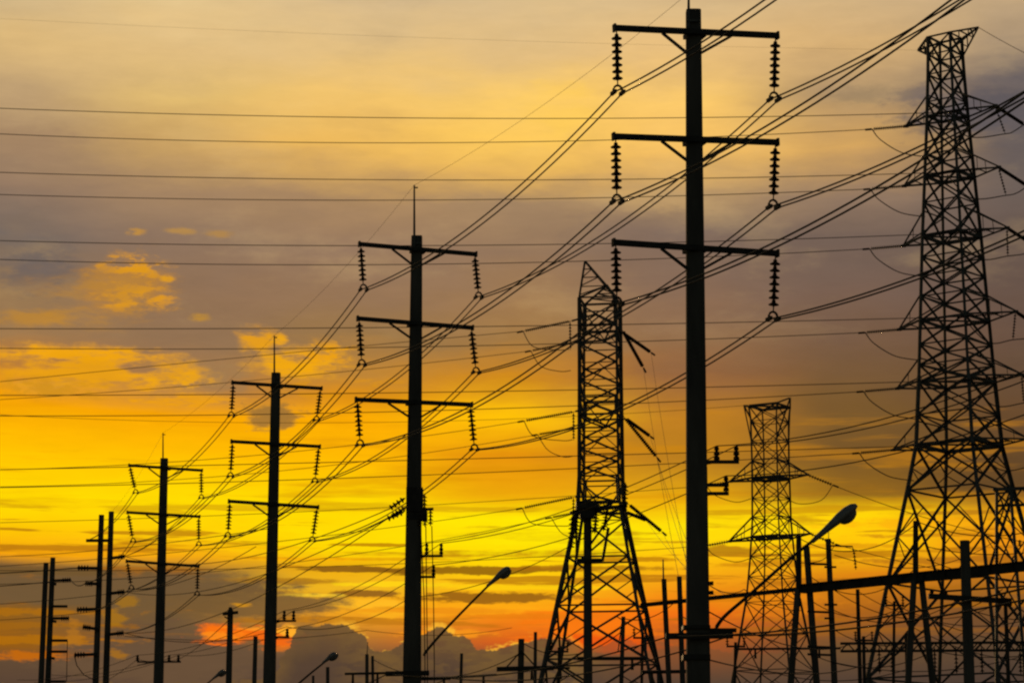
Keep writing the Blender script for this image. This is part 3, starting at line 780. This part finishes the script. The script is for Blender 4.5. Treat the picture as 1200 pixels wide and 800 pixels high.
# ---- small tower behind
T3Y = 182.0; ROT3 = -math.radians(32)
T3, c3, ax3, ay3, base3, zs3, pf3 = lattice(T3Y, 907, 740, ROT3,
    [(474,24.5),(492,22),(540,21.5),(610,22.5),(655,26),(700,31),(800,50),(1000,88)],
    [476,494,517,540,562,584,606,629,652,676,706,742,786,840,920], 0.14, 0.065,
    'smallest lattice tower, flat-topped, standing between the largest pole and the street lamp head')
T3R, T3L = [], []
for z in (at(902, 560, T3Y).z, at(902, 629, T3Y).z, zs3[-1]):
    b = MB(); ring(b, c3, z, .17); b.build('diaphragm', STEEL, T3)
for (rt, lt, ty) in (((946,556),(856,564),541), ((949,625),(855,634),606)):
    z = at(903, (rt[1] + lt[1]) / 2, T3Y).z; zt = at(903, ty, T3Y).z
    for px_, ks, L_ in ((rt, (0, 3), T3R), (lt, (1, 2), T3L)):
        d = ax3 * ((at(px_[0], px_[1], T3Y).x - base3.x) / ax3.x); tip = at(px_[0], px_[1], base3.y + d.y)
        L_.append((tip, tower_arm(T3, c3, ks, z, zt, tip, 0.13)))
for px_, ks in (((926,466),(0,3)),((872,475),(1,2))):
    tip = at(px_[0], px_[1], T3Y + (-1.2 if px_[0] > 900 else 1.2)); b = MB()
    for k in ks: b.ang(c3(k, zs3[-1]), tip, .12); b.ang(c3(k, zs3[-3]), tip, .1)
    b.build('earth_wire_horn', STEEL, T3)
for k in range(2):
    tip, arm = T3L[k]; tx, ty = ((856,564),(855,634))[k]
    e = at(tx - 28, ty + 5, tip.y); strain(arm, tip, e, 9, 0.14)
    jumper(arm, [e, at(tx - 18, ty + 16, tip.y), at(tx + 6, ty + 24, tip.y), at(tx + 24, ty + 20, tip.y)], .03)
    horiz_line(e, fit_wire(e, (612, 668)[k], 560, (588, 656)[k]), 0.022, 'faint wire running left from the %s arm of the smallest tower behind the largest pole' % ('upper', 'lower')[k], 'wires of the small tower')
    tip, arm = T3R[k]; tx, ty = ((946,556),(949,625))[k]
    e = at(tx + 30, ty + 12, tip.y); strain(arm, tip, e, 9, 0.14)
    jumper(arm, [e, at(tx + 16, ty + 30, tip.y), at(tx - 10, ty + 34, tip.y), at(tx - 26, ty + 26, tip.y)], .03)
    b = MB(); b.tube(sagline(e, at(tx + 420, ty + (100, 60)[k], tip.y - 20), 1.0, 24), .026, 5)
    tag(b.build('power_line', WIRE, smooth=True), 'faint wire sloping down right from the %s arm of the smallest tower' % ('upper', 'lower')[k], 'power line', 'wires of the small tower')
b = MB(); b.tube(fit_wire(at(872, 475, T3Y), 486, 560, 492), .016, 5)
tag(b.build('earth_wire', WIRE, smooth=True), 'very thin earth wire leaving the flat top of the smallest tower to the left', 'power line')

# ------------------------------------------------------------------ substation gantries at lower right
def gantry_Y(y, Y0=94.0, y0=663.0): return Y0 * (HORIZON - y0) / (HORIZON - y)
def GP(x): 
    y = 663 + (1200 - x) * (690 - 663) / 265.0
    return at(x, y, gantry_Y(y))
groot_p = GP(1075); groot_p.z = 0
G = thing('substation_gantry', groot_p, 'long dark steel gantry with a thick sloping beam on splayed legs, crossing the huge tower', 'gantry')
def box_beam(x0, x1, th, nm='beam'):
    b = MB(); a, c = GP(x0), GP(x1); d = (c - a).normalized()
    b.bar(a, c, th * .5, th * .8)
    for q in (1, -1): b.bar(a + Vector((0, 0, th * .44 * q)), c + Vector((0, 0, th * .44 * q)), th * .9, th * .12)
    n = int((c - a).length / 1.1)
    for k in range(n + 1):
        p = a.lerp(c, k / n); b.bar(p - Vector((0, 0, th * .36)), p + Vector((0, 0, th * .36)), th * .86, .05, d)
    return b.build(nm, DARKST, G)
box_beam(940, 1330, 0.37); box_beam(752, 940, 0.17)
def aframe(xt, ytop, feet, Y, w=0.2):
    for (xm, ym, xb) in feet:
        b = MB(); t = at(xm, ym, Y); q = at(xb, 800, Y); q = q + (q - t) * (q.z / (t.z - q.z))
        b.cyl(q - Vector((0, 0, .2)), t, w * .62, w * .52, 10); b.build('column', CONC, G)
    if ytop:
        b = MB(); b.cyl(at(xt, feet[0][1] + 4, Y), at(xt, ytop, Y), w * .5, w * .42, 8); b.build('mast', DARKST, G)
Yg = GP(1075).y
aframe(1073, 610, [(1071, 680, 1064), (1080, 680, 1093)], Yg, .24)
Yg2 = GP(940).y
aframe(936, 627, [(935, 690, 926.5), (945, 640, 957)], Yg2, .26)
Yg3 = GP(788).y
aframe(0, 0, [(778, 678, 784), (796, 675, 800)], Yg3, .22)
b = MB(); b.cyl(at(777.5, 680, Yg3), at(777, 655, Yg3), .045, .03, 6); b.build('lightning_rod', STEEL, G)
aframe(0, 0, [(1270, 650, 1262), (1278, 650, 1290)], GP(1274).y, .24)
for y in (660, 716, 757, 766):
    b = MB(); b.bar(at(946, y, Yg2 - .1), at(974, y + 1, Yg2 - .1), .07, .09); b.build('tie_bar', DARKST, G)
# slender post with an angled bracket beside the left frame
def post(x, xb, yt, Y, w, label, name='utility_pole', cat='utility pole', m=CONC, group=None):
    t = at(x, yt, Y); q = at(xb, 800, Y); q = q + (q - t) * (q.z / (t.z - q.z)); q.z = 0
    root = thing(name, q, label, cat, group); b = MB(); b.cyl(q - Vector((0, 0, .3)), t, w * .58, w * .44, 12); b.build('shaft', m, root)
    return root
R1 = post(970.5, 978, 631, Yg2 - .3, .26, 'slim concrete post with a thin angled side bracket, just below the bright street lamp head')
b = MB(); Yq = Yg2 - .3
b.tube([at(972, 639, Yq), at(999, 640, Yq), at(1000, 645, Yq)], .035, 6); b.build('side_bracket', DARKST, R1)
k = MB(); disc_string(k, at(1000.5, 644, Yq), at(1003, 667, Yq), 5, .07, .06); k.build('insulator_string', PORC, R1, True)
b = MB(); b.cyl(at(971, 632, Yq), at(971, 612, Yq), .018, .012, 6); b.build('lightning_rod', STEEL, R1)
for y, l in ((664, 8), (708, 9), (724, 5)):
    b = MB(); b.bar(at(966, y, Yq - .2), at(972 + l, y, Yq - .2), .07, .08); b.build('step_bracket', DARKST, R1)
R2 = post(1130.5, 1136, 633, 75, .34, 'stout concrete post with one dark crossarm standing before the huge tower')
b = MB(); b.bar(at(1088, 698, 74.7), at(1184, 704, 74.7), .12, .16); arm = b.build('crossarm', DARKST, R2)
k = MB(); k.box(at(1177, 705, 74.7), .42, .2, .22); k.build('end_fitting', PORC, arm)
for x in (1092, 1108, 1160): k = MB(); k.lathe(at(x, 699 + (x - 1088) * .06, 74.7) - Vector((0, 0, .02)), at(x, 690 + (x - 1088) * .06, 74.7), [(0, .03), (.3, .06), (.5, .04), (.7, .07), (1, .03)], 8); k.build('pin_insulator', PORC, arm, True)
# second, lower gantry behind
G2p = at(1100, 757, 128); G2p.z = 0
G2 = thing('substation_gantry', G2p, 'low thin steel gantry behind the thick beam, level across the huge tower legs', 'gantry')
b = MB(); th = .40; a, c = at(985, 758, 130), at(1330, 756, 126)
for o_ in (Vector((0, 0, th / 2)), Vector((0, 0, -th / 2))): b.bar(a + o_, c + o_, .14, .13)
n = 40
for k in range(n): p, q = a.lerp(c, k / n), a.lerp(c, (k + 1) / n); b.bar(p + Vector((0, 0, th / 2 * (1 if k % 2 else -1))), q - Vector((0, 0, th / 2 * (1 if k % 2 else -1))), .06, .06)
b.build('beam', DARKST, G2)
for x, yt in ((1005, 690), (1062, 742), (1178, 700), (1300, 742)):
    b = MB(); t = at(x, yt, 128); q = Vector((t.x, t.y, -0.2)); b.cyl(q, t, .12, .10, 8); b.build('column', DARKST, G2)
for x in (1030, 1045, 1095, 1120, 1150, 1195):
    k = MB(); e = at(x, 757, 127.6); disc_string(k, e, e - Vector((0, 0, 1.4)), 6, .11, .06); k.build('insulator_string', PORC, G2, True)
# lattice portal at the right edge
T4Y = 140.0
p4 = at(1190, 700, T4Y); p4.z = 0
G4 = thing('lattice_portal', p4, 'flat-topped lattice portal cut off by the right edge behind the huge tower', 'gantry')
b = MB()
for dy in (-1.2, 1.2):
    A, C = at(1164, 573, T4Y + dy), at(1300, 568, T4Y + dy); b.ang(A, C, .2); A2, C2 = at(1167, 592, T4Y + dy), at(1300, 588, T4Y + dy); b.ang(A2, C2, .16)
    for k in range(8): t0, t1 = k / 8, (k + 1) / 8; b.ang(A.lerp(C, t0), A2.lerp(C2, t1), .1); b.ang(A2.lerp(C2, t0), A.lerp(C, t1), .1)
b.build('beam', STEEL, G4)
for x0, x1 in ((1168, 1184), (1272, 1288)):
    b = MB()
    tops = [at(x, 573, T4Y + dy) for x in (x0, x1) for dy in (-1.2, 1.2)]
    bots = [Vector((t.x + (-.8 if i < 2 else .8), t.y, -.2)) for i, t in enumerate(tops)]
    for t, q in zip(tops, bots): b.ang(q, t, .16)
    for i, j in ((0, 2), (1, 3), (0, 1), (2, 3)):
        for k in range(9): b.ang(bots[i].lerp(tops[i], k / 9), bots[j].lerp(tops[j], (k + 1) / 9), .08); b.ang(bots[j].lerp(tops[j], k / 9), bots[i].lerp(tops[i], (k + 1) / 9), .08)
    b.build('lattice_column', STEEL, G4)
for x, y1 in ((1168, 660), (1195, 640)):
    k = MB(); e = at(x, 632, T4Y - 1.3); disc_string(k, e, at(x, y1, T4Y - 1.3), 7, .12, .05); k.build('insulator_string', PORC, G4, True)

# ------------------------------------------------------------------ small posts along the bottom
R3 = post(688.5, 689, 585, 100, .36, 'thick dark concrete pole topped with cable terminations, standing inside the middle tower outline')
def pt(name, m, fn, root, smooth=False):
    b = MB(); fn(b); return b.build(name, m, root, smooth)
pt('equipment_platform', DARKST, lambda b: (b.box(at(688, 592, 99.8), .9, .7, .3), b.box(at(688, 600, 99.8), .6, .5, .5)), R3)
pt('cable_bracket', DARKST, lambda b: (b.bar(at(676, 656, 99.8), at(706, 656, 99.8), .12, .14), b.bar(at(706, 657, 99.8), at(713, 618, 99.8), .12, .12)), R3)
for xa, ya, xb_, yb_ in ((671, 603, 669, 644), (676, 598, 675, 632), (699, 595, 697, 625), (712, 596, 707, 622), (733, 565, 731, 600)):
    k = MB(); disc_string(k, at(xa, ya, 99.7), at(xb_, yb_, 99.7), 7, .15, .05); k.build('cable_termination', PORC, R3, True)
pt('side_arm', DARKST, lambda b: (b.bar(at(668, 601, 99.8), at(735, 592, 99.8), .12, .14), b.bar(at(690, 640, 99.8), at(722, 596, 99.8), .09, .09)), R3)
R4 = post(270, 268, 714, 95, .25, 'small post with a short tee top, rising into the orange cloud gap')
pt('tee_top', DARKST, lambda b: (b.bar(at(261, 719, 94.8), at(279, 717, 94.8), .12, .11), b.cyl(at(270, 716, 94.8), at(270, 711, 94.8), .1, .06, 8), b.bar(at(263, 722, 94.8), at(270, 726, 94.8), .05, .05)), R4)
R5 = post(299.5, 298, 745, 112, .22, 'plain short post between the tee-topped post and the third concrete pole')
R6 = post(611, 610, 748, 108, .30, 'short stout post with one crossarm on braces, left of the middle tower legs')
pt('crossarm', DARKST, lambda b: (b.bar(at(582, 783.5, 107.8), at(649, 782, 107.8), .12, .2), b.bar(at(592, 783, 107.8), at(611, 762, 107.8), .06, .06), b.bar(at(630, 783, 107.8), at(611, 762, 107.8), .06, .06)), R6)
R7 = post(627.5, 627, 740, 125, .19, 'thin bare post just right of the short stout post with crossarm')
R8 = post(541, 540, 765, 122, .17, 'thin bare stub post alone beneath the slanting lamp arm of the second tallest pole')
R9 = post(430, 430, 766, 125, .20, 'spike-topped left one of two thin stub posts beside the second tallest pole')
pt('spike', STEEL, lambda b: b.cyl(at(430, 768, 125), at(431, 752, 125), .03, .015, 6), R9)
R10 = post(436.5, 437, 768, 128, .17, 'plain-topped right one of two thin stub posts beside the second tallest pole')
R11 = post(384, 384, 781, 125, .2, 'tiny stub post right below the small lamp head beside the third concrete pole')
R12 = post(367, 367, 791, 135, .16, 'lowest stub post, barely above the bottom edge, under the small lamp arm')
R13 = post(730.5, 728, 722, 108, .20, 'thin bare post between the right legs of the middle tower')
pt('side_bracket', DARKST, lambda b: b.bar(at(729, 726, 107.8), at(724, 764, 107.8), .05, .05), R13)
R14 = post(1180.5, 1182, 742, 118, .16, 'slim dark post low at the right, right of the stout crossarm post', m=DARKST)
# low bus bars between the posts
def busbar(x0, y0, x1, y1, Y, r, label, Y2=None):
    b = MB(); b.cyl(at(x0, y0, Y), at(x1, y1, Y2 or Y), r, r, 8)
    for x in (x0 + (x1 - x0) * .2, x0 + (x1 - x0) * .8):
        p = at(x, y0 + (y1 - y0) * (x - x0) / (x1 - x0), Y + ((Y2 or Y) - Y) * (x - x0) / (x1 - x0)); b.cyl(p, p - Vector((0, 0, .5)), .05, .07, 8)
    tag(b.build('bus_bar', DARKST), label, 'bus bar', 'low bus bars of the substation')
busbar(676, 771, 757, 771, 110, .08, 'dark bus bar crossing between the legs of the middle tower')
busbar(752, 787, 812, 786, 110, .08, 'short low bus bar just left of the largest pole base')
busbar(612, 783, 668, 782, 112, .05, 'thin bus bar from the short crossarm post to the left leg of the middle tower')
busbar(404, 789, 452, 788, 120, .06, 'short bus bar behind the two side-by-side stub posts')
busbar(505, 795, 582, 790, 115, .05, 'thin bus bar passing behind the lone stub post under the slanting lamp arm')
busbar(860, 760, 985, 759, 130, .06, 'low bus bar crossing the legs of the smallest tower')

# ------------------------------------------------------------------ street lamps on the poles
def street_lamp(Y, arm_px, head0, head1, hw, label):
    base = at(arm_px[0][0], arm_px[0][1], Y)
    root = thing('street_lamp', base, label, 'street lamp', 'street lamps on the concrete poles')
    b = MB(); pts = [at(x, y, Y - 0.45) for x, y in arm_px]; out_ = []
    P = [pts[0]] + pts + [pts[-1]]
    for i in range(1, len(pts)):
        for t in range(6):
            u = t / 6.0; p0, p1, p2, p3 = P[i - 1], P[i], P[i + 1], P[i + 2]
            out_.append(0.5 * ((2 * p1) + (p2 - p0) * u + (2 * p0 - 5 * p1 + 4 * p2 - p3) * u * u + (-p0 + 3 * p1 - 3 * p2 + p3) * u ** 3))
    out_.append(pts[-1]); m = len(out_)
    b.tube(out_, [0.055 - 0.015 * k / m for k in range(m)], 8); b.build('arm', DARKST, root, True)
    a, c = at(head0[0], head0[1], Y - .45), at(head1[0], head1[1], Y - .45)
    b = MB(); d, x, y, L = b._frame(a, c)
    prof = [(0, .05, .05), (.12, .07, .06), (.3, .10, .075), (.5, .13, .10), (.62, .17, .12), (.8, .19, .125), (.93, .165, .10), (1, .08, .05)]
    n = 12
    for (t, wx, wy) in prof:
        for k in range(n):
            gq = 2 * math.pi * k / n; cy = math.sin(gq)
            b.v.append(a + d * (L * t) + x * (math.cos(gq) * wx * hw) + y * ((cy if cy > 0 else cy * .55) * wy * hw * 1.35))
    for j in range(len(prof) - 1):
        for k in range(n): b.f.append((j * n + k, j * n + (k + 1) % n, (j + 1) * n + (k + 1) % n, (j + 1) * n + k))
    b.f.append(tuple(reversed(range(n)))); e = (len(prof) - 1) * n; b.f.append(tuple(e + k for k in range(n)))
    hd = b.build('lamp_head', LAMPM, root, True)
    k = MB(); cen = a + d * (L * .76) - y * (.06 * hw)
    nn = 12; i0 = 0
    rings = [(1, 0), (.95, .05), (.75, .11), (.4, .15), (.1, .165)]
    for (rr, dz) in rings:
        for q in range(nn):
            gq = 2 * math.pi * q / nn; k.v.append(cen + d * (math.cos(gq) * rr * .26 * hw) + x * (math.sin(gq) * rr * .14 * hw) - y * (dz * hw))
    for j in range(len(rings) - 1):
        for q in range(nn): k.f.append((j * nn + q, j * nn + (q + 1) % nn, (j + 1) * nn + (q + 1) % nn, (j + 1) * nn + q))
    k.f.append(tuple(range(nn))); k.f.append(tuple((len(rings) - 1) * nn + q for q in range(nn)))
    k.build('lens', LENS, hd, True)
    return root
street_lamp(66, [(839,746),(839,737),(843,729),(853,718),(880,695),(925,655),(958,629)], (952,635), (1004,592), 1.08, 'largest street lamp, its slanting arm rising right from the foreground pole base')
street_lamp(92, [(497,768),(500,762),(520,739),(548,710),(575,683)], (571,687), (597.5,665), 1.0, 'medium street lamp on the slanting arm right of the second tallest pole')
street_lamp(118, [(332,818),(345,805),(362,790),(382,774)], (378,777), (394,765), 1.0, 'small street lamp low beside the third concrete pole')
street_lamp(144, [(232,812),(240,803),(252,793)], (249,795.5), (263.5,785), 1.0, 'smallest street lamp at the bottom edge, left of the tee-topped post')

# ------------------------------------------------------------------ low service cables
def cable(pxs, r, sag, label, group):
    b = MB(); pts = []
    P = [at(*p) for p in pxs]
    for a, c in zip(P, P[1:]):
        seg = sagline(a, c, sag, 20); pts += seg if not pts else seg[1:]
    b.tube(pts, r * 0.75, 5); tag(b.build('service_cable', CABLE, smooth=True), label, 'cable', group)
SG = 'low service cables'
cable([(1568, 600, 40), (857, 744, 66), (526, 794, 92), (330, 830, 118)], .03, .5, 'service cable strung from the right end of the low crossarm on the foreground pole', SG)
cable([(1500, 604, 40), (784, 745, 66), (454, 789, 92), (290, 826, 118)], .03, .5, 'service cable strung from the left end of the low crossarm on the foreground pole', SG)
cable([(-200, 668, 198), (91, 665, 169.6)], .05, .4, 'dark cable entering from the left edge at the top arm of the riser poles', SG)
cable([(-200, 692, 210), (83, 679, 195.6), (100, 683, 169.6)], .05, .3, 'cable linking the top arms of both riser pole pairs', SG)
cable([(-200, 706, 210), (146, 693, 169.6), (300, 640, 140)], .03, .6, 'cable rising right from the middle right arm of the taller riser pair', SG)
cable([(145, 741, 169.6), (336, 734, 160), (480, 700, 150), (700, 620, 150)], .03, .8, 'thin cable curving up from the lowest right arm of the taller riser pair', SG)
cable([(146, 745, 169.6), (430, 738, 190), (600, 735, 210)], .028, .5, 'thin level cable behind the second tallest pole', SG)
cable([(97, 812, 169), (161, 772, 144), (209, 772, 144), (268, 726, 95)], .02, .15, 'thin cable from the smallest crossarm pole up to the tee-topped post', SG)
cable([(828, 683, 66), (872, 690, 90), (940, 715, 103)], .02, .2, 'short cable from the foreground pole spools to the gantry legs', SG)
for q, (x0, y0, x1, y1, sg) in enumerate(((946, 672, 1070, 668, .9), (946, 700, 1066, 706, .7), (972, 712, 1130, 698, .8), (974, 735, 1090, 742, .6), (960, 770, 1136, 735, .9), (976, 690, 1175, 690, 1.2))):
    cable([(x0, y0, Yg2), (x1, y1, Yg)], .024, sg, '%s of the slack cables between the two splayed gantry frames' % TIER[(0, 1, 3, 4, 5, 2)[q]], 'slack cables in the gantry')
for q, (x0, y0, x1, y1) in enumerate(((1086, 640, 1330, 610), (1086, 655, 1330, 668), (1140, 715, 1330, 690), (1086, 760, 1330, 730))):
    cable([(x0, y0, Yg), (x1, y1, Yg - 8)], .024, .7, '%s slack cable at the right edge near the stout crossarm post' % ('highest', 'second highest', 'third highest', 'lowest')[q], 'slack cables at the right edge')

# more of the low tangle on the substation side
for q, (x0, y0, Y0_, x1, y1, Y1_, sg, lab) in enumerate((
    (800, 722, 110, 936, 728, 103, .7, 'slack cable from the posts left of the largest pole to the first gantry frame'),
    (730, 724, 108, 796, 700, 110, .4, 'short cable from the bare post to the paired posts beside the largest pole'),
    (611, 752, 108, 730, 738, 108, .8, 'slack cable from the short stout post across the middle tower legs'),
    (437, 772, 128, 611, 764, 108, 1.0, 'slack cable from the two stub posts to the short stout post'),
    (830, 716, 66, 1020, 742, 128, .9, 'cable sagging from the largest pole behind the gantry legs'),
    (828, 772, 66, 1062, 752, 128, .9, 'lowest cable running right from the base of the largest pole'),
    (978, 650, 103, 1168, 632, 139, 1.0, 'thin cable from the slim bracket post to the lattice portal'),
    (1005, 692, 128, 1178, 702, 128, 1.2, 'cable between the tall columns of the low gantry'),
    (1062, 730, 128, 1330, 742, 126, 1.6, 'deeply sagging cable above the low gantry'),
    (1078, 612, 97, 1330, 560, 90, 1.2, 'thin cable rising right from the mast on the splayed gantry frame'),
    (936, 630, 103, 1073, 614, 97.8, .8, 'thin cable joining the two gantry masts'),
    (1040, 704, 120, 1330, 762, 110, .8, 'wire slanting down right through the legs of the huge tower'),
    (1090, 726, 110, 1330, 664, 92, 1.0, 'wire rising right behind the stout crossarm post'),
    (980, 776, 118, 1330, 716, 100, 1.2, 'lowest long wire rising right across the huge tower legs'),
    (870, 775, 118, 1062, 784, 118, .7, 'low wire across the bottom of the smallest tower'),
    (-200, 640, 230, 322, 618, 118, 1.2, 'faint cable from the left edge up to the third concrete pole'),
    (-200, 725, 210, 112, 716, 169, .5, 'lower cable from the left edge to the taller riser pair'))):
    cable([(x0, y0, Y0_), (x1, y1, Y1_)], .026, sg, lab, 'low tangle of substation cables')
for x, xb, yt, Y, w, lab in ((1048, 1047, 704, 118, .15, 'slim post between the slim bracket post and the splayed gantry frame'),
    (1012, 1013, 745, 120, .18, 'short dark post low under the gantry beam'), (862, 861, 752, 118, .16, 'short dark post just right of the largest pole base'),
    (753, 752, 742, 116, .15, 'thin short post beside the right leg of the middle tower'), (655, 655, 758, 118, .15, 'thin short post inside the left leg of the middle tower')):
    rp = post(x, xb, yt, Y, w, lab, m=DARKST)
    b = MB(); p = at(x, yt + 5, Y); b.bar(p - Vector((.45, .1, 0)), p + Vector((.45, -.1, 0)), .08, .09); cr = b.build('crossarm', DARKST, rp)
    for dx in (-.4, .4):
        k = MB(); e = p + Vector((dx, -.1, 0)); disc_string(k, e, e + Vector((0, 0, .45)), 3, .09, .05); k.build('post_insulator', PORC, cr, True)
